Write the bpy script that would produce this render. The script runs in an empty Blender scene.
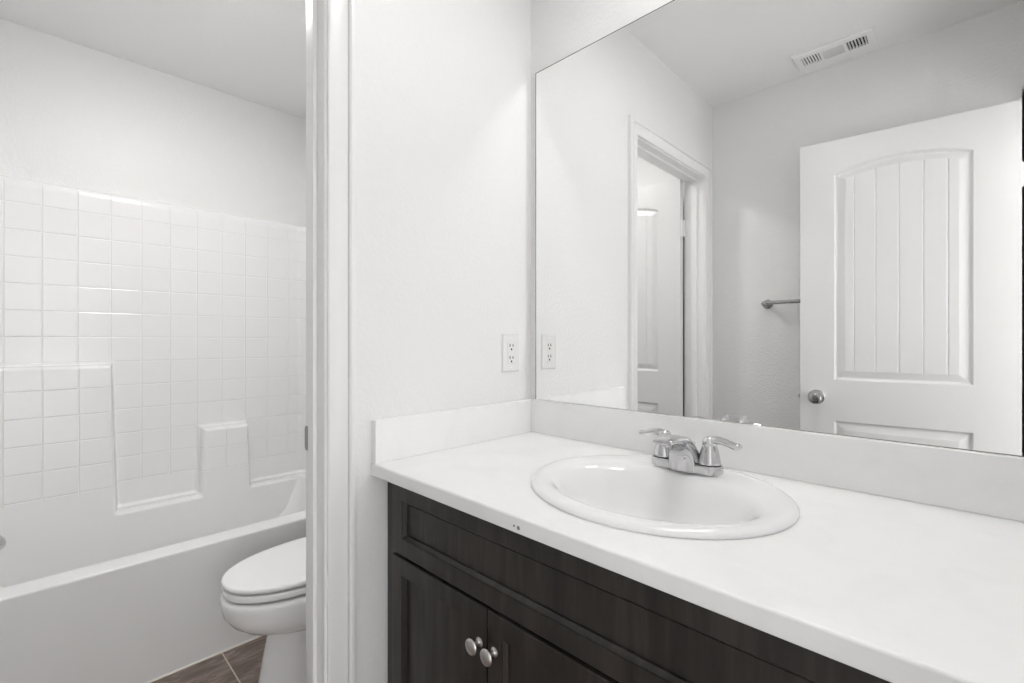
import bpy, bmesh, math
from mathutils import Vector, Matrix

# ------------------------------------------------------------------ camera, exposure, world
scene = bpy.context.scene
COL = scene.collection
CAM = (1.008, -1.1166, 1.156)
cam_data = bpy.data.cameras.new('camera')
cam_data.sensor_width = 36.0
cam_data.sensor_fit = 'HORIZONTAL'
cam_data.lens = 468.5 / 1024 * 36.0
cam_data.shift_y = -1.33 / 1024
cam_data.clip_start = 0.01
cam_data.clip_end = 50
cam = bpy.data.objects.new('camera', cam_data)
COL.objects.link(cam)
cam.location = CAM
_yaw = math.radians(45.6037)
_fwd = Vector((-math.cos(_yaw), math.sin(_yaw), 0))
cam.rotation_euler = _fwd.to_track_quat('-Z', 'Y').to_euler()
scene.camera = cam

vs = scene.view_settings
vs.view_transform = 'Standard'
vs.look = 'None'
vs.exposure = 1.13
vs.gamma = 1.0
vs.use_curve_mapping = False
scene.cycles.blur_glossy = 0.0          # keep the light the mirror throws on the walls
scene.cycles.sample_clamp_indirect = 0.0

world = bpy.data.worlds.new('world')
scene.world = world
world.use_nodes = True
world.node_tree.nodes['Background'].inputs[0].default_value = (1, 1, 1, 1)
world.node_tree.nodes['Background'].inputs[1].default_value = 1.35

LAMP_VANITY = 10.8      # emission strength of the ceiling lamp over the vanity
LAMP_TUB = 29.0         # of the lamp in the tub room
LAMP_HALL_FILL = 15.0        # of the unseen hallway lamp, added as fill light

# ------------------------------------------------------------------ materials
def new_mat(name, color, rough=0.5, metal=0.0, spec=0.5, coat=0.0):
    m = bpy.data.materials.new(name)
    m.use_nodes = True
    b = m.node_tree.nodes['Principled BSDF']
    b.inputs['Base Color'].default_value = (*color, 1)
    b.inputs['Roughness'].default_value = rough
    b.inputs['Metallic'].default_value = metal
    b.inputs['Specular IOR Level'].default_value = spec
    b.inputs['Coat Weight'].default_value = coat
    b.inputs['Coat Roughness'].default_value = 0.06
    return m

class N:
    """short hand for node building"""
    def __init__(s, m):
        s.t = m.node_tree
        s.b = s.t.nodes['Principled BSDF']
    def node(s, kind, **kw):
        n = s.t.nodes.new(kind)
        for k, v in kw.items():
            setattr(n, k, v)
        return n
    def link(s, a, b):
        s.t.links.new(a, b)
    def math(s, op, a, b=None, c=None, clamp=False):
        n = s.node('ShaderNodeMath', operation=op, use_clamp=clamp)
        for i, v in enumerate((a, b, c)):
            if v is None:
                continue
            if isinstance(v, (int, float)):
                n.inputs[i].default_value = v
            else:
                s.link(v, n.inputs[i])
        return n.outputs[0]
    def noise(s, scale, detail=2, rough=0.5, vec=None, dist=0.0):
        n = s.node('ShaderNodeTexNoise')
        n.inputs['Scale'].default_value = scale
        n.inputs['Detail'].default_value = detail
        n.inputs['Roughness'].default_value = rough
        n.inputs['Distortion'].default_value = dist
        if vec is not None:
            s.link(vec, n.inputs['Vector'])
        return n
    def pos(s):
        return s.node('ShaderNodeNewGeometry').outputs['Position']
    def bump(s, h, strength, dist):
        n = s.node('ShaderNodeBump')
        n.inputs['Strength'].default_value = strength
        n.inputs['Distance'].default_value = dist
        s.link(h, n.inputs['Height'])
        s.link(n.outputs[0], s.b.inputs['Normal'])
        return n
    def ramp(s, fac, stops):
        n = s.node('ShaderNodeValToRGB')
        els = n.color_ramp.elements
        while len(els) < len(stops):
            els.new(0.5)
        for e, (p, c) in zip(els, stops):
            e.position = p
            e.color = (*c, 1)
        s.link(fac, n.inputs[0])
        return n.outputs[0]

def wall_paint(name, color, rough, bump=0.25):
    m = new_mat(name, color, rough, spec=0.4)
    n = N(m)
    a = n.noise(95, 3, 0.55, n.pos())
    h = n.ramp(a.outputs['Fac'], [(0.38, (0, 0, 0)), (0.62, (1, 1, 1))])
    n.bump(h, bump, 0.0012)
    return m

M = {}
M['wall'] = wall_paint('wall_paint', (0.86, 0.86, 0.858), 0.40, 0.42)
M['ceiling'] = wall_paint('ceiling_paint', (0.925, 0.923, 0.918), 0.6, 0.22)
M['trim'] = new_mat('trim_paint', (0.87, 0.87, 0.867), 0.28, spec=0.45)
M['door'] = new_mat('door_paint', (0.77, 0.77, 0.767), 0.33, spec=0.45)
M['counter'] = new_mat('white_countertop', (0.86, 0.86, 0.855), 0.35)
M['porcelain'] = new_mat('porcelain', (0.90, 0.90, 0.905), 0.07, spec=0.5, coat=0.4)
M['seat'] = new_mat('toilet_seat_plastic', (0.92, 0.92, 0.92), 0.14)
M['chrome'] = new_mat('chrome', (0.64, 0.64, 0.65), 0.035, metal=1.0)
M['nickel'] = new_mat('brushed_nickel', (0.66, 0.64, 0.62), 0.3, metal=1.0)
M['plastic'] = new_mat('white_plastic', (0.85, 0.85, 0.84), 0.25)
M['dark'] = new_mat('recess_shade', (0.012, 0.012, 0.012), 0.8)  # near-black colour standing in for shade inside holes and seams
M['metal_white'] = new_mat('white_enamelled_metal', (0.92, 0.92, 0.915), 0.35)
M['caulk'] = new_mat('caulk', (0.84, 0.80, 0.74), 0.6)
M['mirror'] = new_mat('mirror_silver', (0.965, 0.968, 0.965), 0.0, metal=1.0)
M['mirror_edge'] = new_mat('mirror_edge', (0.07, 0.075, 0.075), 0.25)
M['tank'] = M['porcelain']

def make_counter():
    m = M['counter']
    n = N(m)
    a = n.noise(9, 6, 0.6, n.pos(), 0.6)
    c = n.ramp(a.outputs['Fac'], [(0.30, (0.895, 0.895, 0.892)), (0.55, (0.93, 0.93, 0.927))])
    # a small chip in the front edge
    p = n.pos()
    f = None
    for q, r in (((0.469, -0.5615, 0.8495), 0.0022), ((0.479, -0.5615, 0.8485), 0.0036)):
        d = n.node('ShaderNodeVectorMath', operation='DISTANCE')
        n.link(p, d.inputs[0])
        d.inputs[1].default_value = q
        v = n.math('LESS_THAN', d.outputs['Value'], r)
        f = v if f is None else n.math('MAXIMUM', f, v)
    mix = n.node('ShaderNodeMix', data_type='RGBA')
    n.link(f, mix.inputs[0])
    n.link(c, mix.inputs[6])
    mix.inputs[7].default_value = (0.30, 0.29, 0.27, 1)
    n.link(mix.outputs[2], n.b.inputs['Base Color'])
make_counter()

def make_wood():
    m = new_mat('espresso_wood', (0.02, 0.017, 0.015), 0.36, spec=0.5)
    n = N(m)
    mp = n.node('ShaderNodeMapping')
    n.link(n.pos(), mp.inputs['Vector'])
    mp.inputs['Scale'].default_value = (38, 38, 3.5)
    a = n.noise(1.0, 5, 0.62, mp.outputs[0], 0.4)
    c = n.ramp(a.outputs['Fac'], [(0.30, (0.013, 0.0108, 0.0097)), (0.52, (0.027, 0.0225, 0.0202)), (0.72, (0.050, 0.0415, 0.037))])
    n.link(c, n.b.inputs['Base Color'])
    mp2 = n.node('ShaderNodeMapping')
    n.link(n.pos(), mp2.inputs['Vector'])
    mp2.inputs['Scale'].default_value = (260, 260, 9)
    g = n.noise(1.0, 3, 0.6, mp2.outputs[0])
    n.bump(g.outputs['Fac'], 0.12, 0.0006)
    return m
M['wood'] = make_wood()

PITCH = 0.1072
Y_GROOVE0 = -0.5560
Z_GROOVE0 = 1.4905
def make_surround():
    """white acrylic with moulded-in tile joints"""
    m = new_mat('tub_acrylic', (0.90, 0.897, 0.90), 0.2, spec=0.5)
    n = N(m)
    sep = n.node('ShaderNodeSeparateXYZ')
    n.link(n.pos(), sep.inputs[0])
    def groove(v, origin):
        u = n.math('SUBTRACT', v, origin)
        pp = n.math('PINGPONG', u, PITCH / 2)          # 0 on the joint
        return n.math('SMOOTH_MIN', n.math('DIVIDE', pp, 0.0035), 1.0, 0.3)
    gx = groove(sep.outputs['Y'], Y_GROOVE0)
    gz = groove(sep.outputs['Z'], Z_GROOVE0)
    g = n.math('MINIMUM', gx, gz)
    low = n.math('MULTIPLY', n.math('LESS_THAN', sep.outputs['Z'], 0.516), 1.0)
    top = n.math('GREATER_THAN', sep.outputs['Z'], 1.790)
    out = n.math('GREATER_THAN', sep.outputs['X'], -1.60)
    mask = n.math('MAXIMUM', n.math('MAXIMUM', low, top), out)
    h = n.math('MAXIMUM', g, mask, clamp=True)
    n.bump(h, 1.0, 0.0015)
    return m
M['surround'] = make_surround()
M['tub'] = new_mat('tub_enamel', (0.90, 0.90, 0.897), 0.16, spec=0.5)

def make_floor():
    m = new_mat('slate_tile', (0.2, 0.15, 0.12), 0.4)
    n = N(m)
    p = n.pos()
    sep = n.node('ShaderNodeSeparateXYZ')
    n.link(p, sep.inputs[0])
    T = 0.33
    def joint(v, origin):
        return n.math('PINGPONG', n.math('SUBTRACT', v, origin), T / 2)
    j = n.math('MINIMUM', joint(sep.outputs['X'], -0.64), joint(sep.outputs['Y'], -0.629))
    is_grout = n.math('LESS_THAN', j, 0.0022)
    # each tile its own streak offset
    cx = n.math('FLOOR', n.math('DIVIDE', n.math('SUBTRACT', sep.outputs['X'], -0.64), T))
    cy = n.math('FLOOR', n.math('DIVIDE', n.math('SUBTRACT', sep.outputs['Y'], -0.629), T))
    wn = n.node('ShaderNodeTexWhiteNoise', noise_dimensions='2D')
    comb = n.node('ShaderNodeCombineXYZ')
    n.link(cx, comb.inputs[0]); n.link(cy, comb.inputs[1])
    n.link(comb.outputs[0], wn.inputs['Vector'])
    rot = n.node('ShaderNodeMapping')
    n.link(p, rot.inputs['Vector'])
    rot.inputs['Rotation'].default_value = (0, 0, math.radians(32))
    rot.inputs['Scale'].default_value = (30, 8, 8)
    add = n.node('ShaderNodeVectorMath', operation='ADD')
    sc = n.node('ShaderNodeVectorMath', operation='SCALE')
    n.link(wn.outputs['Color'], sc.inputs[0]); sc.inputs['Scale'].default_value = 20
    n.link(rot.outputs[0], add.inputs[0]); n.link(sc.outputs[0], add.inputs[1])
    a = n.noise(1.0, 10, 0.78, add.outputs[0], 0.7)
    c = n.ramp(a.outputs['Fac'], [(0.28, (0.075, 0.053, 0.042)), (0.47, (0.165, 0.125, 0.105)), (0.60, (0.29, 0.235, 0.205)), (0.76, (0.48, 0.43, 0.40))])
    mix = n.node('ShaderNodeMix', data_type='RGBA')
    n.link(is_grout, mix.inputs[0]); n.link(c, mix.inputs[6])
    mix.inputs[7].default_value = (0.58, 0.50, 0.42, 1)
    n.link(mix.outputs[2], n.b.inputs['Base Color'])
    hh = n.math('SUBTRACT', n.math('MULTIPLY', a.outputs['Fac'], 0.4), is_grout)
    n.bump(hh, 0.5, 0.0015)
    return m
M['floor'] = make_floor()

def lamp_mat(name, strength, color=(1, 0.985, 0.968)):
    m = new_mat(name, (0.9, 0.9, 0.9), 0.4)
    b = m.node_tree.nodes['Principled BSDF']
    b.inputs['Emission Color'].default_value = (*color, 1)
    b.inputs['Emission Strength'].default_value = strength
    return m

# ------------------------------------------------------------------ mesh helpers
def finish(bm, sharp=38):
    bmesh.ops.recalc_face_normals(bm, faces=bm.faces)
    lim = math.radians(sharp)
    for f in bm.faces:
        f.smooth = True
    for e in bm.edges:
        if len(e.link_faces) == 2 and e.calc_face_angle(0) > lim:
            e.smooth = False

def world_loc(o):
    v = Vector((0, 0, 0))
    while o is not None:
        v += o.location
        o = o.parent
    return v

def obj(name, bm, mats, parent=None, origin=None, local=False, sharp=38, label=None, wn=True):
    """links the bmesh as ONE mesh object; coordinates are world ones unless local"""
    finish(bm, sharp)
    me = bpy.data.meshes.new(name)
    bm.to_mesh(me)
    bm.free()
    for m in (mats if isinstance(mats, (list, tuple)) else [mats]):
        me.materials.append(m)
    o = bpy.data.objects.new(name, me)
    COL.objects.link(o)
    if parent is not None:
        o.parent = parent
        if not local:
            me.transform(Matrix.Translation(-world_loc(parent)))
    elif origin is not None:
        o.location = origin
        if not local:
            me.transform(Matrix.Translation(-Vector(origin)))
    if label:
        o['label'] = label
    if wn:
        w = o.modifiers.new('weighted_normals', 'WEIGHTED_NORMAL')
        w.keep_sharp = True
    return o

def tag(o, label, cat, group=None):
    o['label'] = label
    o['category'] = cat
    if group:
        o['group'] = group
    return o

def thing(name, label, cat, loc, rz=0.0, group=None):
    o = bpy.data.objects.new(name, None)
    o.empty_display_size = 0.05
    COL.objects.link(o)
    o.location = loc
    o.rotation_euler = (0, 0, rz)
    return tag(o, label, cat, group)

def struct(name, bm, m, sharp=38):
    o = obj(name, bm, m, sharp=sharp)
    o['kind'] = 'structure'
    return o

def box(bm, x0, x1, y0, y1, z0, z1, bev=0.0, seg=2, mi=0):
    g = bmesh.ops.create_cube(bm, size=1.0)
    vs_ = g['verts']
    for v in vs_:
        v.co = Vector((x0 + (v.co.x + 0.5) * (x1 - x0), y0 + (v.co.y + 0.5) * (y1 - y0), z0 + (v.co.z + 0.5) * (z1 - z0)))
    fs = {f for v in vs_ for f in v.link_faces}
    for f in fs:
        f.material_index = mi
    if bev > 0:
        es = list({e for v in vs_ for e in v.link_edges})
        bmesh.ops.bevel(bm, geom=es, offset=bev, segments=seg, profile=0.5, affect='EDGES')
    return bm

def rings(bm, rs, closed=True, cap0=False, cap1=False, mi=0):
    vv = [[bm.verts.new(p) for p in r] for r in rs]
    n = len(vv[0])
    for a, b in zip(vv, vv[1:]):
        for i in range(n if closed else n - 1):
            j = (i + 1) % n
            try:
                bm.faces.new((a[i], a[j], b[j], b[i])).material_index = mi
            except ValueError:
                pass
    if cap0:
        bm.faces.new(list(reversed(vv[0]))).material_index = mi
    if cap1:
        bm.faces.new(vv[-1]).material_index = mi
    return vv

def lathe(bm, prof, mat=None, n=32, cap0=True, cap1=True, mi=0):
    """profile of (radius, height) spun about local Z, moved by mat"""
    mat = mat or Matrix.Identity(4)
    rs = [[mat @ Vector((r * math.cos(2 * math.pi * i / n), r * math.sin(2 * math.pi * i / n), z)) for i in range(n)] for r, z in prof]
    rings(bm, rs, True, cap0, cap1, mi)
    return bm

def axis_mat(loc, axis):
    q = Vector(axis).to_track_quat('Z', 'Y')
    return Matrix.Translation(loc) @ q.to_matrix().to_4x4()

def loft(bm, path, side, radii, n=20, power=2.0, cap=True, mi=0):
    """sections across a path: radii are (half width along side, half height along the normal)"""
    P = [Vector(p) for p in path]
    side = Vector(side).normalized()
    rs = []
    for i, p in enumerate(P):
        t = (P[min(i + 1, len(P) - 1)] - P[max(i - 1, 0)]).normalized()
        s = (side - t * side.dot(t)).normalized()
        u = t.cross(s).normalized()
        a, b = radii[i]
        ring = []
        for k in range(n):
            th = 2 * math.pi * k / n
            c, sn = math.cos(th), math.sin(th)
            cc = math.copysign(abs(c) ** (2 / power), c)
            ss = math.copysign(abs(sn) ** (2 / power), sn)
            ring.append(p + s * (a * cc) + u * (b * ss))
        rs.append(ring)
    rings(bm, rs, True, cap, cap, mi)
    return bm

def spline(pts, n=24):
    """Catmull-Rom through tuples of any length"""
    out = []
    m = len(pts)
    for i in range(m - 1):
        p0, p1, p2, p3 = pts[max(i - 1, 0)], pts[i], pts[i + 1], pts[min(i + 2, m - 1)]
        k = max(2, n // (m - 1))
        for j in range(k):
            t = j / k
            out.append(tuple(0.5 * (2 * b + (c - a) * t + (2 * a - 5 * b + 4 * c - d) * t * t + (3 * b - a - 3 * c + d) * t ** 3) for a, b, c, d in zip(p0, p1, p2, p3)))
    out.append(tuple(pts[-1]))
    return out

def smoothstep(a, b, x):
    t = max(0.0, min(1.0, (x - a) / (b - a)))
    return t * t * (3 - 2 * t)

def fine_lines(lo, hi, coarse, spots, near=0.024, step=0.002):
    """grid lines that crowd around the spots"""
    L = set()
    k = int(round((hi - lo) / coarse))
    for i in range(k + 1):
        L.add(round(lo + (hi - lo) * i / k, 5))
    for s in spots:
        q = int(near / step)
        for i in range(-q, q + 1):
            v = s + i * step
            if lo < v < hi:
                L.add(round(v, 5))
    L = sorted(L)
    out = [L[0]]
    for v in L[1:]:
        if v - out[-1] > step * 0.45:
            out.append(v)
    out[-1] = hi
    return out

# ------------------------------------------------------------------ sizes of the place
H = 2.43            # ceiling
Y_FAR = -1.4955     # wall opposite the mirror
X_R = 1.165         # wall with the entry door
X_TUB = -1.735      # wall behind the tub
T_W = 0.098
HC = 0.867          # top of the counter
HB = 0.1016         # backsplash height
SP = 0.019          # backsplash thickness
Y_CTR = -0.5615     # front edge of the counter
# doorway to the tub room (jamb faces)
DY0, DY1, DZ = -1.373, -0.673, 2.013
# entry doorway
EY0, EY1, EZ = -1.462, -0.745, 2.045
HX = 2.25           # far wall of the hallway

# ------------------------------------------------------------------ room shell
bm = bmesh.new(); box(bm, X_TUB - .1, HX + .1, -2.4, 0.6, -0.1, 0.0); struct('floor', bm, M['floor'])
bm = bmesh.new(); box(bm, X_TUB - .1, HX + .1, -2.4, 0.6, H, H + 0.1); struct('ceiling', bm, M['ceiling'])
bm = bmesh.new(); box(bm, X_TUB - .1, X_R + T_W, 0.0, 0.1, 0, H); struct('wall_back', bm, M['wall'])
bm = bmesh.new(); box(bm, X_TUB - .1, X_R, Y_FAR - 0.1, Y_FAR, 0, H); struct('wall_front', bm, M['wall'])
bm = bmesh.new(); box(bm, X_TUB - .1, X_TUB, Y_FAR, 0.0, 0, H); struct('wall_tub_side', bm, M['wall'])
bm = bmesh.new()
box(bm, -T_W, 0, DY1 + .018, 0, 0, H)
box(bm, -T_W, 0, Y_FAR, DY0 - .018, 0, H)
box(bm, -T_W, 0, DY0 - .018, DY1 + .018, DZ + .018, H)
struct('wall_left', bm, M['wall'])
bm = bmesh.new()
box(bm, X_R, X_R + T_W, EY1 + .018, 0, 0, H)
box(bm, X_R, X_R + T_W, -2.4, EY0 - .018, 0, H)
box(bm, X_R, X_R + T_W, EY0 - .018, EY1 + .018, EZ + .018, H)
struct('wall_right', bm, M['wall'])
# short plumbing wall at the foot of the tub
bm = bmesh.new(); box(bm, X_TUB, -0.955, Y_FAR, -1.372, 0, H); struct('wall_tub_end', bm, M['wall'])
# hallway behind the camera
bm = bmesh.new()
WY0, WY1, WZ0, WZ1 = -2.1, .1, .10, 2.25
box(bm, HX, HX + .1, -2.4, WY0, 0, H)
box(bm, HX, HX + .1, WY1, 0.6, 0, H)
box(bm, HX, HX + .1, WY0, WY1, 0, WZ0)
box(bm, HX, HX + .1, WY0, WY1, WZ1, H)
box(bm, X_R + T_W, HX, 0.5, 0.6, 0, H)
box(bm, X_R + T_W, HX, -2.4, -2.3, 0, H)
box(bm, X_R, X_R + T_W, 0.1, 0.6, 0, H)
struct('wall_hallway', bm, M['wall'])

bm = bmesh.new()
for a, b, c, d in ((WY0, WY0 + .05, WZ0, WZ1), (WY1 - .05, WY1, WZ0, WZ1), (WY0, WY1, WZ0, WZ0 + .05), (WY0, WY1, WZ1 - .05, WZ1), ((WY0 + WY1) / 2 - .025, (WY0 + WY1) / 2 + .025, WZ0, WZ1)):
    box(bm, HX + .03, HX + .08, a, b, c, d, .004)
struct('fill_window_1', bm, M['trim'])  # unseen hallway window, added to let in fill light

# door linings with stops
def lining(name, xa, xb, y0, y1, z1, stop):
    bm = bmesh.new()
    box(bm, xa, xb, y1, y1 + .018, 0, z1 + .018, .0015)
    box(bm, xa, xb, y0 - .018, y0, 0, z1 + .018, .0015)
    box(bm, xa, xb, y0, y1, z1, z1 + .018, .0015)
    s0, s1 = stop
    box(bm, s0, s1, y1 - .010, y1, 0, z1, .003)
    box(bm, s0, s1, y0, y0 + .010, 0, z1, .003)
    box(bm, s0, s1, y0, y1, z1 - .010, z1, .003)
    return struct(name, bm, M['trim'])
lining('trim_1', -T_W - .001, .001, DY0, DY1, DZ, (-.064, -.034))
lining('trim_2', X_R - .001, X_R + T_W + .001, EY0, EY1, EZ, (X_R + .037, X_R + .070))

# colonial casing: profile (distance from the opening, thickness)
CASE = [(0, 0), (0, .0085), (.0025, .0105), (.008, .0115), (.022, .0115), (.034, .0130), (.0420, .0150), (.0424, .0085), (.0452, .0085), (.0462, .0150), (.0500, .0178), (.0545, .0185), (.0595, .0172), (.0618, .0140), (.0618, 0)]
def casing(name, xw, sgn, y0, y1, z1, cut=None):
    """mitred casing on the wall face x = xw, thickness towards sgn"""
    bm = bmesh.new()
    reveal = .005
    a0, a1, zt = y0 - reveal, y1 + reveal, z1 + reveal
    rs = []
    rs.append([Vector((xw + sgn * t, a1 + w, 0)) for w, t in CASE])
    rs.append([Vector((xw + sgn * t, a1 + w, zt + w)) for w, t in CASE])
    w0 = (lambda w: w) if cut is None else (lambda w: min(w, cut))
    rs.append([Vector((xw + sgn * t, a0 - w0(w), zt + w)) for w, t in CASE])
    rs.append([Vector((xw + sgn * t, a0 - w0(w), 0)) for w, t in CASE])
    rings(bm, rs, closed=False)
    return struct(name, bm, M['trim'], sharp=25)
casing('trim_3', 0.0, 1, DY0, DY1, DZ)
casing('trim_4', -T_W, -1, DY0, DY1, DZ)
casing('trim_5', X_R, -1, EY0, EY1, EZ, cut=.026)
casing('trim_6', X_R + T_W, 1, EY0, EY1, EZ)

def baseboard(name, x0, x1, y0, y1):
    bm = bmesh.new(); box(bm, x0, x1, y0, y1, 0, .083, .003); struct(name, bm, M['trim'])
baseboard('baseboard_front', 0.0, X_R - .03, Y_FAR, Y_FAR + .012)
baseboard('baseboard_left', 0.0, .012, DY1 + .0690, -.52)
baseboard('baseboard_tub_room', -T_W - .012, -T_W, DY1 + .069, 0)
baseboard('baseboard_back', -.97, -T_W, -.012, 0)

# ------------------------------------------------------------------ bathtub with moulded surround
tub = thing('bathtub', 'white one-piece bathtub and shower surround with moulded square tile pattern and stepped ledges', 'bathtub', (-0.973, -0.69, 0))
TX0, TX1 = -0.973, -1.733          # apron face, wall side
TY0, TY1 = -1.371, -0.001
RIM = 0.415

def surround_grid():
    bm = bmesh.new()
    ys = fine_lines(-1.345, -0.001, .026, [-.868, -.556, -.334], .034, .002)
    ys += []
    zs = fine_lines(.10, 1.795, .03, [1.048, .728, .404], .026, .002)
    Rc = .045                           # moulded corner radius
    def sd_box(y, z, y0, y1, z1):       # rounded block standing on the ledge (distance, negative inside)
        dx = max(y0 - y, y - y1)
        dz = z - z1
        if dx > 0 and dz > 0:
            return math.hypot(dx, dz)
        return max(dx, dz)
    def smin(a, b, k):
        h = max(k - abs(a - b), 0) / k
        return min(a, b) - h * h * k * .25
    V = []
    for z in zs:
        row = []
        for y in ys:
            low = max(0.0, (1.06 - z) / .66)
            d = sd_box(y, z, -9, -.874 + .018 * low, 1.056)
            d = smin(d, sd_box(y, z, -.551 - .010 * max(0, (.73 - z) / .33), -.339 + .012 * max(0, (.73 - z) / .33), .735), .014)
            d = smin(d, z - .417, .014)
            if d <= -.020:
                b = 1.0
            elif d < -.004:
                b = .28 + .72 * math.sqrt(max(0, 1 - ((d + .020) / .016) ** 2))
            else:
                b = .28 * (1 - smoothstep(-.004, .006, d))
            x = -1.706 + (.074 + .008 * low) * b
            # turn into the end panels
            e = y + Rc + .030
            if e > 0:
                e = min(e, Rc * .999)
                x += Rc - math.sqrt(Rc * Rc - e * e)
            e = -1.335 + Rc - y
            if e > 0:
                e = min(e, Rc * .999)
                x += Rc - math.sqrt(Rc * Rc - e * e)
            row.append(bm.verts.new((x, y, z)))
        V.append(row)
    for a, b in zip(V, V[1:]):
        for i in range(len(ys) - 1):
            bm.faces.new((a[i], a[i + 1], b[i + 1], b[i]))
    # rolled top edge back to the wall
    top = V[-1]
    prev = top
    for dx, dz in ((-.004, .006), (-.012, .009), (-.03, .010)):
        cur = [bm.verts.new((max(v.co.x + dx, X_TUB + .001), v.co.y, 1.795 + dz)) for v in top]
        for i in range(len(ys) - 1):
            bm.faces.new((prev[i], prev[i + 1], cur[i + 1], cur[i]))
        prev = cur
    return bm
obj('wall_panel', surround_grid(), M['surround'], tub, sharp=60, wn=False)
for yy, s in ((-.030, 1), (-1.335, -1)):
    bm = bmesh.new()
    y0, y1 = sorted((yy, yy + s * .028))
    box(bm, -1.705, -.985, y0, y1, .405, 1.803, .006)
    obj('end_panel', bm, M['surround'], tub)

def rrect(x0, x1, y0, y1, r, z, n=8):
    pts = []
    for cx, cy, a0 in ((x1 - r, y1 - r, 0), (x0 + r, y1 - r, 90), (x0 + r, y0 + r, 180), (x1 - r, y0 + r, 270)):
        for i in range(n + 1):
            a = math.radians(a0 + 90 * i / n)
            pts.append(Vector((cx + r * math.cos(a), cy + r * math.sin(a), z)))
    return pts
bm = bmesh.new()
xo, xi = TX0, TX0 - .092
rs = [rrect(TX1, xo, TY0, TY1, .002, 0),
      rrect(TX1, xo, TY0, TY1, .002, RIM - .0075),
      rrect(TX1, xo - .0008, TY0, TY1, .002, RIM - .0040),
      rrect(TX1, xo - .0028, TY0, TY1, .003, RIM - .0010),
      rrect(TX1 + .01, xo - .0070, TY0 + .004, TY1 - .004, .004, RIM),
      rrect(-1.66, xi + .006, -1.300, -.066, .10, RIM),
      rrect(-1.662, xi, -1.294, -.072, .10, RIM - .003),
      rrect(-1.658, xi - .005, -1.288, -.078, .10, RIM - .012),
      rrect(-1.640, xi - .03, -1.27, -.12, .11, .25),
      rrect(-1.61, xi - .06, -1.25, -.20, .12, .13),
      rrect(-1.56, xi - .11, -1.20, -.30, .12, .085)]
rings(bm, rs, True, False, True)
obj('basin', bm, M['tub'], tub, sharp=50)
bm = bmesh.new(); box(bm, TX0 - .001, TX0 + .0045, TY0, TY1, 0, .0045, .0012)
obj('caulk_bead', bm, M['caulk'], tub, label='cream caulk line along the floor')

sp = thing('tub_spout', 'chrome tub spout at the far left edge above the tub rim', 'tub spout', (-1.35, -1.335, .465))
bm = bmesh.new()
pth = spline([(-1.35, -1.335, .475), (-1.35, -1.29, .476), (-1.35, -1.250, .474), (-1.35, -1.214, .464), (-1.35, -1.203, .445)], 20)
rad = spline([(.033, .033), (.031, .031), (.031, .033), (.030, .034), (.020, .020)], 20)
loft(bm, pth, (1, 0, 0), rad, 24)
obj('spout_body', bm, M['chrome'], sp)
bm = bmesh.new(); lathe(bm, [(.040, 0), (.040, .003), (.034, .007)], axis_mat((-1.35, -1.335, .475), (0, 1, 0)))
obj('flange', bm, M['chrome'], sp)

# ------------------------------------------------------------------ toilet
TCX = -.603
toi = thing('toilet', 'white elongated toilet with closed lid standing beside the bathtub', 'toilet', (TCX, -.40, 0))
def egg(hw, yf, yb, z, n=48, ymid=None, pw=2.15):
    """outline with a round front (towards -y) and a squarer back"""
    ym_ = ymid if ymid is not None else yf + (yb - yf) * .58
    out = []
    for i in range(n):
        a = 2 * math.pi * i / n
        s, c = math.sin(a), math.cos(a)
        p = pw if c < 0 else 2.6
        x = math.copysign(abs(s) ** (2 / p), s) * hw
        y = ym_ + (math.copysign(abs(c) ** (2 / p), c)) * ((ym_ - yf) if c < 0 else (yb - ym_))
        out.append(Vector((TCX + x, y, z)))
    return out
bm = bmesh.new()
prof = [(.106, -.636, -.10, .000), (.106, -.636, -.10, .012), (.098, -.628, -.10, .022), (.094, -.618, -.10, .06), (.093, -.604, -.10, .14),
        (.095, -.590, -.11, .205), (.098, -.588, -.14, .226), (.118, -.604, -.16, .234), (.140, -.632, -.18, .246), (.158, -.668, -.20, .264), (.170, -.697, -.21, .288), (.1755, -.716, -.21, .318),
        (.177, -.721, -.21, .352), (.1765, -.7205, -.21, .363), (.173, -.717, -.214, .3705), (.165, -.708, -.22, .3725),
        (.125, -.655, -.26, .370), (.118, -.645, -.27, .355), (.10, -.60, -.30, .26), (.05, -.50, -.36, .20)]
rings(bm, [egg(a, b, c, z) for a, b, c, z in prof], True, True, True)
box(bm, TCX - .165, TCX + .165, -.235, -.01, .30, .385, .03, 3)
obj('bowl', bm, M['porcelain'], toi, sharp=60)
def plate(hw, yf, yb, z0, z1, r, dome=0.0):
    bm = bmesh.new()
    rs = [egg(hw - r, yf + r, yb - r, z0), egg(hw - r * .3, yf + r * .3, yb - r * .3, z0 + r * .3), egg(hw, yf, yb, z0 + r),
          egg(hw, yf, yb, z1 - r), egg(hw - r * .3, yf + r * .3, yb - r * .3, z1 - r * .3), egg(hw - r, yf + r, yb - r, z1)]
    k = 5
    for i in range(1, k):
        f = 1 - i / k
        rs.append([Vector((TCX + (p.x - TCX) * f, -.45 + (p.y + .45) * f, z1 + dome * (1 - f * f))) for p in egg(hw - r, yf + r, yb - r, z1)])
    rings(bm, rs, True, True, True)
    return bm
obj('seat', plate(.1665, -.717, -.235, .3790, .4000, .005), M['seat'], toi, sharp=60)
obj('lid', plate(.1675, -.7185, -.228, .4055, .4225, .0065, .004), M['seat'], toi, sharp=60)
for s in (-1, 1):
    bm = bmesh.new()
    box(bm, TCX + s * .075 - .018, TCX + s * .075 + .018, -.236, -.205, .378, .418, .006)
    obj('hinge', bm, M['seat'], toi)
bm = bmesh.new()
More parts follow.
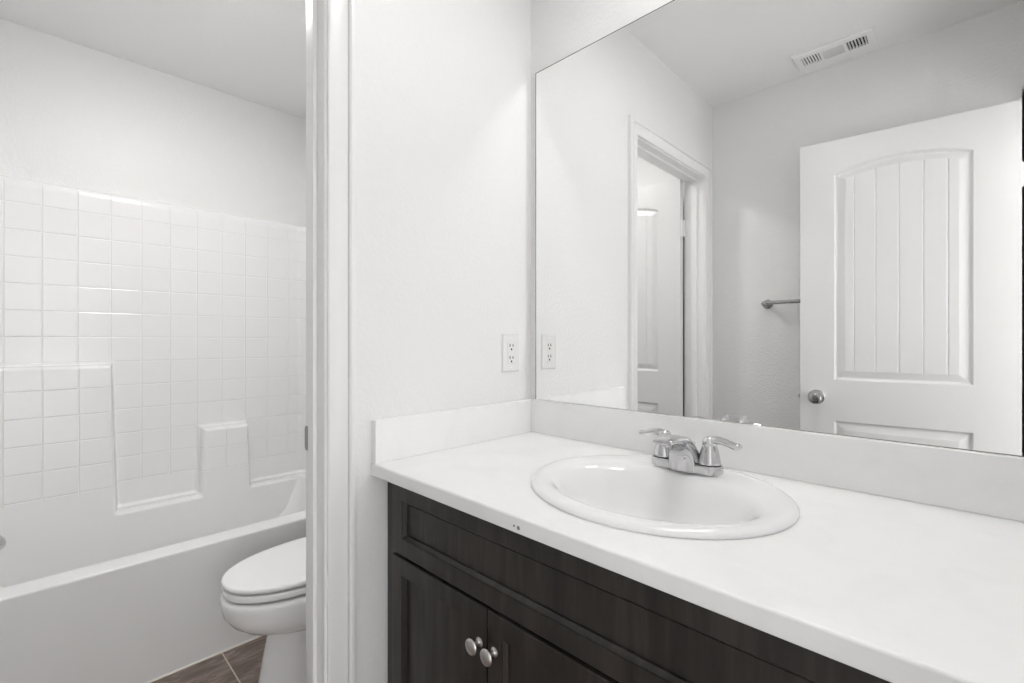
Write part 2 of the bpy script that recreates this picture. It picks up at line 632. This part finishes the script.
rs = [rrect(TCX - .205, TCX + .205, -.195, -.012, .03, .375), rrect(TCX - .212, TCX + .212, -.200, -.012, .03, .45), rrect(TCX - .222, TCX + .222, -.206, -.012, .03, .715)]
rings(bm, rs, True, True, True)
obj('tank', bm, M['porcelain'], toi)
bm = bmesh.new(); box(bm, TCX - .23, TCX + .23, -.214, -.006, .715, .75, .010, 3)
obj('tank_lid', bm, M['porcelain'], toi)
bm = bmesh.new()
lathe(bm, [(.016, 0), (.016, .008), (.010, .012)], axis_mat((TCX - .16, -.204, .66), (0, -1, 0)), 20)
loft(bm, [(TCX - .16, -.218, .66), (TCX - .12, -.222, .655), (TCX - .085, -.222, .648)], (0, 1, 0), [(.006, .007), (.006, .008), (.004, .006)], 12)
obj('flush_lever', bm, M['chrome'], toi)

# ------------------------------------------------------------------ panelled doors
DW, DH, DT = .692, 2.022, .035
def panel_depth(s, z):
    """how far the moulded face lies below the door skin"""
    def profile(d):
        if d <= 0:
            return 0.0
        if d < .009:
            return -.0110 * smoothstep(0, .009, d)
        if d < .013:
            return -.0110
        if d < .040:
            return -.0110 + .0085 * (d - .013) / .027
        return -.0025
    S0, S1 = .127, .566
    # upper panel with the arched top
    mid, half = (S0 + S1) / 2, (S1 - S0) / 2
    Rr = (half * half + .041 * .041) / (2 * .041)
    ztop = 1.923 - Rr + math.sqrt(max(Rr * Rr - (s - mid) ** 2, 0)) if S0 - .05 < s < S1 + .05 else 1.88
    d = min(s - S0, S1 - s, z - .982, (ztop - z))
    h = profile(d)
    if d > .040:
        for g in (.198, .271, .3465, .422, .495):
            h -= .0028 * max(0.0, 1 - abs(s - g) / .0032)
    d2 = min(s - S0, S1 - s, z - .200, .803 - z)
    if d2 > 0:
        h = profile(d2)
    return h
def door_leaf():
    """local: hinge edge at s = DW, free edge at s = 0; x = s, faces at y = 0 and y = -DT"""
    bm = bmesh.new()
    S0, S1 = .127, .566
    spots = [S0 + .006, S1 - .006]
    ss = fine_lines(0, DW, .022, [S0 + .008, S1 - .008], .012, .002)
    for g in (.198, .271, .3465, .422, .495, S0 + .040, S1 - .040):
        ss += [g - .0034, g, g + .0034]
    ss = sorted(ss)
    zs = fine_lines(.010, .010 + DH, .035, [.990, 1.022, .208, .240, .763, .795], .012, .002)
    zs += [1.83 + i * .0022 for i in range(45)]
    zs = sorted(zs)
    def clean(L, tol):
        o = [L[0]]
        for v in L[1:]:
            if v - o[-1] > tol:
                o.append(v)
        return o
    ss, zs = clean(ss, .0009), clean(zs, .0009)
    sides = []
    for y0, sg in ((0.0, 1), (-DT, -1)):
        V = [[bm.verts.new((s, y0 + sg * panel_depth(s, z), z)) for s in ss] for z in zs]
        for a, b in zip(V, V[1:]):
            for i in range(len(ss) - 1):
                bm.faces.new((a[i], a[i + 1], b[i + 1], b[i]))
        sides.append(V)
    F, B = sides
    def stitch(a, b):
        for i in range(len(a) - 1):
            bm.faces.new((a[i], a[i + 1], b[i + 1], b[i]))
    stitch(F[0], B[0]); stitch(F[-1], B[-1])
    stitch([r[0] for r in F], [r[0] for r in B]); stitch([r[-1] for r in F], [r[-1] for r in B])
    return bm
def knob_mesh(bm, s, y, z, d):
    lathe(bm, [(.0325, 0), (.0325, .004), (.029, .008), (.017, .010), (.0125, .014), (.0125, .026), (.017, .031), (.0245, .037), (.0275, .046), (.0275, .053), (.0235, .061), (.015, .0655), (.012, .0655), (.011, .0645)],
          axis_mat((s, y, z), (0, d, 0)), 36)
def door(name, loc, rz, mirror, label, hinge_z, knobs=True):
    r = bpy.data.objects.new(name, None)
    COL.objects.link(r)
    r.location = loc
    r.rotation_euler = (0, 0, rz)
    r['kind'] = 'structure'
    r['label'] = label
    r['category'] = 'door'
    k = -1 if mirror else 1
    def put(n, bm, m):
        if mirror:
            bmesh.ops.scale(bm, vec=(-1, 1, 1), verts=bm.verts)
        for v in bm.verts:
            v.co.x -= k * DW
        return obj(n, bm, m, r, local=True, sharp=30)
    put('door_panel', door_leaf(), M['door'])
    bm = bmesh.new(); knob_mesh(bm, .062, 0.0, .903, 1); put('door_knob', bm, M['nickel_bright'])
    bm = bmesh.new(); knob_mesh(bm, .062, -DT, .903, -1); put('door_knob', bm, M['nickel_bright'])
    bm = bmesh.new(); box(bm, -.0015, .0, -DT / 2 - .0125, -DT / 2 + .0125, .874, .932, .0005)
    box(bm, -.011, 0, -DT / 2 - .006, -DT / 2 + .006, .894, .912, .003)
    put('latch', bm, M['nickel'])
    for hz in hinge_z:
        bm = bmesh.new()
        lathe(bm, [(.0052, -.045), (.0062, -.044), (.0062, .044), (.0052, .045)], axis_mat((DW + .005, -DT - .004, hz), (0, 0, 1)), 14)
        box(bm, DW, DW + .0018, -DT, -.004, hz - .044, hz + .044)
        put('hinge', bm, M['metal_white'])
    return r
M['nickel_bright'] = new_mat('satin_chrome', (0.48, 0.47, 0.46), 0.12, metal=1.0)
# entry door, opened against the far wall: free edge (.452,-1.34), hinge edge (1.14,-1.414)
_a = math.atan2(-1.414 + 1.340, 1.140 - .452)
door('door_1', (1.141, -1.4142, 0), _a, False, 'white panelled entry door with arched upper panel and round knob, standing open in the mirror', (.25, 1.77))
# tub room door, open at right angles into the tub room
d2 = door('door_2', (-.112, -1.336, 0), 0.0, False, 'white panelled tub room door standing open, seen through the doorway in the mirror', (.25, 1.764))

M['strike'] = new_mat('aged_nickel', (0.35, 0.34, 0.33), 0.35, metal=1.0)
# strike plate in the tub room lining
bm = bmesh.new()
box(bm, -.0985, -.086, DY1 - .0016, DY1 + .0004, .901, .957, .0005)
box(bm, -.1000, -.0980, DY1 - .0022, DY1 + .004, .905, .953, .0008)
tag(obj('strike_plate', bm, M['strike'], origin=(-.095, DY1, .929)), 'small metal strike plate on the edge of the white tub room door frame', 'strike plate')

# ------------------------------------------------------------------ vanity cabinet
van = thing('vanity_cabinet', 'dark espresso wood vanity cabinet with recessed panel fronts under the white countertop', 'cabinet', (.58, -.27, 0))
CX1 = X_R - .004
FR = -.518          # face frame
FD = -.538          # face of doors
CT = HC - .0284     # underside of the counter
bm = bmesh.new()
box(bm, .001, .018, FR + .02, -.004, .10, CT - .001)
box(bm, CX1 - .017, CX1, FR + .02, -.004, .10, CT - .001)
box(bm, .018, CX1 - .017, -.012, -.004, .10, CT - .001)
box(bm, .018, CX1 - .017, FR + .02, -.012, .10, .117)
box(bm, .001, .075, FR, FR + .02, .10, CT - .001, .0008)
box(bm, CX1 - .075, CX1, FR, FR + .02, .10, CT - .001, .0008)
box(bm, .075, CX1 - .075, FR, FR + .02, CT - .035, CT - .001)
box(bm, .075, CX1 - .075, FR, FR + .02, .650, .690)
box(bm, .075, CX1 - .075, FR, FR + .02, .10, .135)
box(bm, .001, CX1, FR + .075, FR + .09, .0, .10)
obj('carcass', bm, M['wood'], van)
def shaker(x0, x1, z0, z1, rail=.038):
    bm = bmesh.new()
    def R(i, y):
        return [Vector((x0 + i, y, z0 + i)), Vector((x1 - i, y, z0 + i)), Vector((x1 - i, y, z1 - i)), Vector((x0 + i, y, z1 - i))]
    d = FD
    rs = [R(0, FR), R(0, d + .002), R(.0006, d + .0006), R(.002, d), R(rail, d), R(rail + .0004, d + .002), R(rail + .0062, d + .0088), R(rail + .0066, d + .0125), R(rail + .0095, d + .0125), R(rail + .0100, d + .0115)]
    rings(bm, rs, True, True, True)
    return bm
obj('drawer_front', shaker(.056, CX1 - .055, .672, CT - .006), M['wood'], van, sharp=20)
def cab_knob(x, z):
    bm = bmesh.new()
    lathe(bm, [(.0088, 0), (.0088, .0012), (.0065, .0030), (.0045, .0048), (.0040, .010), (.0046, .0150), (.0085, .0178), (.0135, .0190), (.0147, .0205), (.0140, .0228), (.0105, .0245), (.005, .0254), (.001, .0256)],
          axis_mat((x, FD, z), (0, -1, 0)), 36)
    return bm
for x0, x1, kx in ((.056, .3755, .357), (.3790, .7010, .3975), (.7600, CX1 - .055, .7795)):
    dr = obj('door', shaker(x0, x1, .115, .6645), M['wood'], van, sharp=20)
    obj('knob', cab_knob(kx, .5965), M['nickel'], dr, sharp=50, label='brushed nickel mushroom knob')

# ------------------------------------------------------------------ countertop with splashes
SKX, SKY = .5660, -.271
ctr = thing('countertop', 'long white countertop with backsplash over the dark vanity cabinet', 'countertop', (.58, -.28, CT))
bm = bmesh.new()
x0, x1, y0, y1 = .0015, X_R - .0015, Y_CTR, -.0015
angs = sorted(set([2 * math.pi * i / 96 for i in range(96)] + [math.atan2(yy - SKY, xx - SKX) % (2 * math.pi) for xx in (x0, x1) for yy in (y0, y1)]))
def rect_pt(a, ins):
    c, s = math.cos(a), math.sin(a)
    # corner rays keep hitting the inset corner
    best = None
    for lim, comp, o in ((x1, c, SKX), (x0, c, SKX), (y1, s, SKY), (y0, s, SKY)):
        if abs(comp) > 1e-9:
            t = (lim - o) / comp
            if t > 0 and (best is None or t < best):
                best = t
    x, y = SKX + c * best, SKY + s * best
    return (max(x0 + ins, min(x1 - ins, x)), max(y0 + ins, min(y1 - ins, y)))
def rr(ins, z):
    return [Vector((*rect_pt(a, ins), z)) for a in angs]
def el(ax, ay, z):
    return [Vector((SKX + ax * math.cos(a), SKY + ay * math.sin(a), z)) for a in angs]
rs = [el(.236, .203, CT), el(.236, .203, HC), rr(.0045, HC), rr(.0022, HC - .0006), rr(.0006, HC - .0022), rr(0, HC - .0045), rr(0, CT + .0012), rr(.0012, CT), el(.236, .203, CT)]
rings(bm, rs, True)
obj('slab', bm, M['counter'], ctr, sharp=50)
bm = bmesh.new(); box(bm, .0015, X_R - .0015, -SP, -.0012, HC, HC + HB, .0022, 2)
obj('backsplash', bm, M['counter'], ctr)
bm = bmesh.new(); box(bm, .0008, SP, Y_CTR + .001, -SP - .0003, HC, HC + HB, .0022, 2)
obj('side_splash', bm, M['counter'], ctr)

# ------------------------------------------------------------------ sink
snk = thing('sink', 'white oval drop-in sink set in the countertop', 'sink', (SKX, SKY, HC))
bm = bmesh.new()
prof = [(.2442, .2190, SKY - .006, HC + .0003), (.2460, .2208, SKY - .006, HC + .003), (.2454, .2202, SKY - .006, HC + .0062), (.2428, .2175, SKY - .006, HC + .0092), (.2386, .2130, SKY - .006, HC + .0115), (.2340, .2060, SKY - .006, HC + .0126),
        (.228, .194, SKY - .006, HC + .0124), (.219, .179, SKY - .014, HC + .0116), (.2095, .166, SKY - .020, HC + .0095), (.2010, .1555, SKY - .0240, HC + .0060), (.1940, .1485, SKY - .0265, HC + .0010), (.187, .1425, SKY - .0280, HC - .0060),
        (.177, .1345, SKY - .029, HC - .020), (.162, .123, SKY - .029, HC - .045), (.141, .107, SKY - .028, HC - .078), (.113, .087, SKY - .026, HC - .107), (.078, .061, SKY - .022, HC - .127), (.045, .038, SKY - .018, HC - .137), (.024, .024, SKY - .015, HC - .139),
        (.022, .022, SKY - .015, HC - .15)]
rings(bm, [[Vector((SKX + a * math.cos(2 * math.pi * i / 96), cy + b * math.sin(2 * math.pi * i / 96), z)) for i in range(96)] for a, b, cy, z in prof], True, False, True)
obj('basin', bm, M['porcelain'], snk, sharp=70)
bm = bmesh.new()
lathe(bm, [(.026, -.006), (.030, .001), (.0295, .003), (.021, .002), (.018, -.006)], Matrix.Translation((SKX, SKY - .015, HC - .1375)), 32, False, True)
lathe(bm, [(.015, -.004), (.016, .004), (.014, .007), (.004, .009)], Matrix.Translation((SKX, SKY - .015, HC - .1375)), 32)
obj('drain', bm, M['chrome'], snk, label='chrome drain with pop-up stopper')

# ------------------------------------------------------------------ faucet
FX, FY, FZ = .5635, -.119, HC + .0112
fau = thing('faucet', 'chrome two-handle bathroom faucet standing on the back rim of the sink', 'faucet', (FX, FY, FZ))
def stadium(hw, r, z, n=14):
    pts = []
    for s, a0 in ((1, -90), (-1, 90)):
        for i in range(n + 1):
            a = math.radians(a0 + 180 * i / n)
            pts.append(Vector((FX + s * (hw - r) + r * math.cos(a), FY + r * math.sin(a), z)))
    return pts
bm = bmesh.new()
rs = [stadium(.0785, .0270, FZ - .001), stadium(.0785, .0270, FZ + .012), stadium(.0775, .0260, FZ + .0145), stadium(.0760, .0245, FZ + .0160)]
rings(bm, rs, True, True, True)
obj('base_plate', bm, M['chrome'], fau)
bm = bmesh.new()
# lower lip, upper lip (forward, up) and half width of every section from the deck to the tip
secs = spline([(-.034, -.001, .024, -.001, .0350), (-.036, .018, .018, .030, .0325), (-.043, .036, -.002, .056, .0300), (-.060, .051, -.028, .073, .0275), (-.088, .062, -.072, .0815, .0250), (-.108, .066, -.106, .0790, .0220), (-.1120, .0685, -.1120, .0750, .0185)], 42)
rs = []
for by, bz, ty, tz, hw in secs:
    A_, B_ = Vector((FX, FY + by, FZ + bz)), Vector((FX, FY + ty, FZ + tz))
    c_, h_ = (A_ + B_) / 2, (B_ - A_) / 2
    ring = []
    for k in range(32):
        th = 2 * math.pi * k / 32
        cc, ss = math.cos(th), math.sin(th)
        ring.append(c_ + Vector((hw * math.copysign(abs(cc) ** .72, cc), 0, 0)) + h_ * math.copysign(abs(ss) ** .72, ss))
    rs.append(ring)
rings(bm, rs, True, True, True)
obj('spout', bm, M['chrome'], fau, sharp=60)
bm = bmesh.new(); lathe(bm, [(.011, 0), (.011, .004), (.0085, .006)], axis_mat((FX, FY - .091, FZ + .0645), (0, -.15, -1)), 20)
obj('aerator', bm, M['chrome'], fau)
bm = bmesh.new()
lathe(bm, [(.0028, 0), (.0028, .036), (.0055, .039), (.0062, .043), (.0045, .047), (.0015, .048)], Matrix.Translation((FX + .002, FY + .030, FZ + .004)), 16)
obj('lift_rod', bm, M['chrome'], fau)
for s in (-1, 1):
    hx = FX + s * .0508
    bm = bmesh.new()
    lathe(bm, [(.0205, .0150), (.0205, .0178), (.0225, .0182), (.0225, .0215), (.0212, .030), (.0188, .042), (.0160, .052), (.0142, .0575)], Matrix.Translation((hx, FY, FZ)), 32)
    hb_ = obj('handle', bm, M['chrome'], fau, sharp=40)
    bm = bmesh.new()
    lathe(bm, [(.0222, .0152), (.0226, .0160), (.0226, .0176), (.0222, .0181)], Matrix.Translation((hx, FY, FZ)), 32)
    obj('seam_shade', bm, M['dark'], hb_)  # dark ring drawn in for the shade of the seam under the handle
    bm = bmesh.new()
    lathe(bm, [(.0135, .056), (.0150, .058), (.0152, .063), (.0140, .069), (.0100, .0735), (.004, .0755), (.001, .0757)], Matrix.Translation((hx, FY, FZ)), 32)
    rzv = .0 if s > 0 else .0
    P = [(hx + s * .000, FY, FZ + .0655), (hx + s * .013, FY - .001, FZ + .0690), (hx + s * .028, FY - .003, FZ + .0685), (hx + s * .042, FY - .005, FZ + .0655), (hx + s * .055, FY - .007, FZ + .0630), (hx + s * .062, FY - .008, FZ + .0640), (hx + s * .0665, FY - .008, FZ + .0655)]
    if s < 0:
        P = [(hx + (p[0] - hx) * .86, p[1], p[2]) for p in P]
    Rd = [(.0115, .0095), (.0100, .0085), (.0088, .0076), (.0092, .0074), (.0112, .0076), (.0108, .0066), (.005, .003)]
    loft(bm, spline(P, 30), (0, 1, 0), spline(Rd, 30), 18)
    obj('lever', bm, M['chrome'], hb_, sharp=60)

# ------------------------------------------------------------------ mirror
MX0, MX1, MZ0, MZ1, MY = .0245, X_R - .006, HC + HB + .0012, 2.000, -.0062
bm = bmesh.new()
e = .0026
rings(bm, [[Vector((a, -.0008, b)) for a, b in ((MX0, MZ0), (MX1, MZ0), (MX1, MZ1), (MX0, MZ1))],
           [Vector((a, MY + .0005, b)) for a, b in ((MX0, MZ0), (MX1, MZ0), (MX1, MZ1), (MX0, MZ1))],
           [Vector((a, MY, b)) for a, b in ((MX0 + e, MZ0 + .0003), (MX1 - e, MZ0 + .0003), (MX1 - e, MZ1 - e), (MX0 + e, MZ1 - e))]], True, True, False, mi=1)
f = bm.faces.new([bm.verts.new((a, MY, b)) for a, b in ((MX0 + e, MZ0 + .0003), (MX1 - e, MZ0 + .0003), (MX1 - e, MZ1 - e), (MX0 + e, MZ1 - e))])
f.material_index = 0
tag(obj('wall_mirror', bm, [M['mirror'], M['mirror_edge']], origin=((MX0 + MX1) / 2, 0, MZ0), sharp=10), 'large frameless wall mirror above the countertop backsplash', 'mirror')

# ------------------------------------------------------------------ electrical outlet
oy, oz = -.0965, 1.1175
out = thing('electrical_outlet', 'white duplex electrical outlet on the wall beside the mirror above the counter', 'outlet', (0, oy, oz))
bm = bmesh.new()
def rx(hw, hh, x):
    return [Vector((x, oy - hw, oz - hh)), Vector((x, oy + hw, oz - hh)), Vector((x, oy + hw, oz + hh)), Vector((x, oy - hw, oz + hh))]
rings(bm, [rx(.0355, .0575, .0003), rx(.0355, .0575, .0035), rx(.0335, .0555, .0058), rx(.0315, .0535, .0064), rx(.0172, .0338, .0064), rx(.0172, .0338, .0040)], True, True, True)
obj('cover_plate', bm, M['plastic'], out, sharp=15)
bm = bmesh.new(); box(bm, .004, .0072, oy - .0164, oy + .0164, oz - .0330, oz + .0330, .0008)
rec = obj('receptacle', bm, M['plastic'], out)
for s in (-1, 1):
    cz_ = oz + s * .0185
    for dy, hh in ((-.0064, .0042), (.0064, .0036)):
        bm = bmesh.new(); box(bm, .0066, .0074, oy + dy - .0016, oy + dy + .0016, cz_ + .004 - hh * 1.15, cz_ + .004 + hh * 1.15)
        obj('slot', bm, M['dark'], rec)
    bm = bmesh.new(); lathe(bm, [(.0033, .0066), (.0033, .0074)], axis_mat((0, oy, cz_ - .0078), (1, 0, 0)), 14)
    obj('ground_hole', bm, M['dark'], rec)
for s in (-1, 1):
    bm = bmesh.new(); lathe(bm, [(.0028, .0060), (.0028, .0070), (.0020, .0074)], axis_mat((0, oy, oz + s * .0455), (1, 0, 0)), 14)
    obj('screw', bm, M['metal_white'], out)

# ------------------------------------------------------------------ towel bar on the far wall
tb = thing('towel_bar', 'brushed metal towel bar on the far wall, partly behind the open entry door', 'towel bar', (.55, Y_FAR, 1.325))
for bx in (.275, .275 + .61):
    bm = bmesh.new()
    lathe(bm, [(.0240, 0), (.0240, .004), (.0215, .009), (.0120, .014), (.0095, .020), (.0095, .045), (.0110, .050), (.0120, .058), (.0120, .068), (.0100, .073), (.004, .075)], axis_mat((bx, Y_FAR, 1.337), (0, 1, 0)), 28)
    obj('bracket', bm, M['nickel_bright'], tb, sharp=50)
bm = bmesh.new(); lathe(bm, [(.0095, 0), (.0095, .61)], axis_mat((.275, Y_FAR + .060, 1.341), (1, 0, 0)), 20)
obj('bar', bm, M['nickel_bright'], tb)

# ------------------------------------------------------------------ ceiling register
vx0, vx1, vy0, vy1 = .432, .724, -1.4205, -1.2765
ven = thing('ceiling_vent', 'white rectangular air register with three louvred sections on the ceiling, seen in the mirror', 'vent', ((vx0 + vx1) / 2, (vy0 + vy1) / 2, H))
bm = bmesh.new()
zt, zb = H - .0003, H - .011
def vr(i, z):
    return [Vector((vx0 + i, vy0 + i, z)), Vector((vx1 - i, vy0 + i, z)), Vector((vx1 - i, vy1 - i, z)), Vector((vx0 + i, vy1 - i, z))]
ix0, ix1, iy0, iy1 = vx0 + .030, vx1 - .026, vy0 + .032, vy1 - .034
inner = [Vector((ix0, iy0, 0)), Vector((ix1, iy0, 0)), Vector((ix1, iy1, 0)), Vector((ix0, iy1, 0))]
rings(bm, [vr(0, zt), vr(0, zb + .002), vr(.003, zb), [v + Vector((0, 0, zb)) for v in inner], [v + Vector((0, 0, zt)) for v in inner]], True)
s1, s2 = ix0 + (ix1 - ix0) * .285, ix0 + (ix1 - ix0) * .655
for a, b in ((s1, s1 + .012), (s2, s2 + .012)):
    box(bm, a, b, iy0, iy1, zb, zt)
obj('frame', bm, M['metal_white'], ven, sharp=15)
bm = bmesh.new(); box(bm, ix0, ix1, iy0, iy1, zt - .0012, zt); obj('duct_shade', bm, M['dark'], ven)  # dark sheet on the uncut ceiling, painted shade of the duct
def slats_x(a, b, n, bar, blade):
    """bars across the opening, each with a slanted blade behind it"""
    bm = bmesh.new()
    w = (b - a) / n
    for i in range(n):
        cx_ = a + w * (i + .5)
        box(bm, cx_ - bar / 2, cx_ + bar / 2, iy0, iy1, zb + .0002, zb + .0012)
        rings(bm, [[Vector((cx_ + bar * .3, y, zb + .0010)), Vector((cx_ + bar * .3 + .0008, y, zb + .0010)), Vector((cx_ + bar * .3 + blade, y, zt - .0015)), Vector((cx_ + bar * .3 + blade - .0008, y, zt - .0015))] for y in (iy0, iy1)], True, True, True)
    return bm
obj('louvre', slats_x(ix0 + .001, s1 - .001, 6, .0066, -.0060), M['metal_white'], ven, sharp=20)
obj('louvre', slats_x(s2 + .013, ix1 - .001, 6, .0032, .0016), M['metal_white'], ven, sharp=20)
bm = bmesh.new()
nn = 9
for i in range(nn):
    cy_ = iy0 + (iy1 - iy0) * (i + .5) / nn
    rings(bm, [[Vector((x, cy_ - .0022, zb + .0006)), Vector((x, cy_ - .0022, zb + .0014)), Vector((x, cy_ + .0006, zt - .002)), Vector((x, cy_ + .0006, zt - .0028))] for x in (s1 + .012, s2)], True, True, True)
obj('louvre', bm, M['metal_white'], ven, sharp=20)

# ------------------------------------------------------------------ ceiling lamps (outside the frame)
def ceiling_lamp(loc, r, h, strength, label):
    t = thing('ceiling_light', label, 'ceiling light', (loc[0], loc[1], H), 0, None)
    T = Matrix.Translation((loc[0], loc[1], H))
    bm = bmesh.new(); lathe(bm, [(r * 1.08, 0), (r * 1.10, -.006), (r * 1.10, -.026), (r * 1.06, -.032), (r * 1.015, -.028), (r * 1.0, -.016)], T, 40, True, True)
    obj('canopy', bm, M['metal_white'], t)
    bm = bmesh.new()
    pr = [(r * math.cos(a), -.018 - (h - .018) * math.sin(a)) for a in [math.radians(90 * i / 10) for i in range(10)]] + [(r * .02, -h)]
    lathe(bm, pr, T, 40, True, True)
    obj('diffuser', bm, lamp_mat('lamp_glow', strength), t)
ceiling_lamp((.67, -.325), .13, .045, LAMP_VANITY, 'round white flush ceiling light above the vanity counter')
ceiling_lamp((-.74, -.76), .12, .06, LAMP_TUB, 'round white flush ceiling light over the toilet and tub')
ceiling_lamp((1.48, .30), .17, .10, LAMP_HALL_FILL, 'round white flush ceiling light added in the hallway as fill')  # unseen lamp, added to brighten the rooms from behind the camera
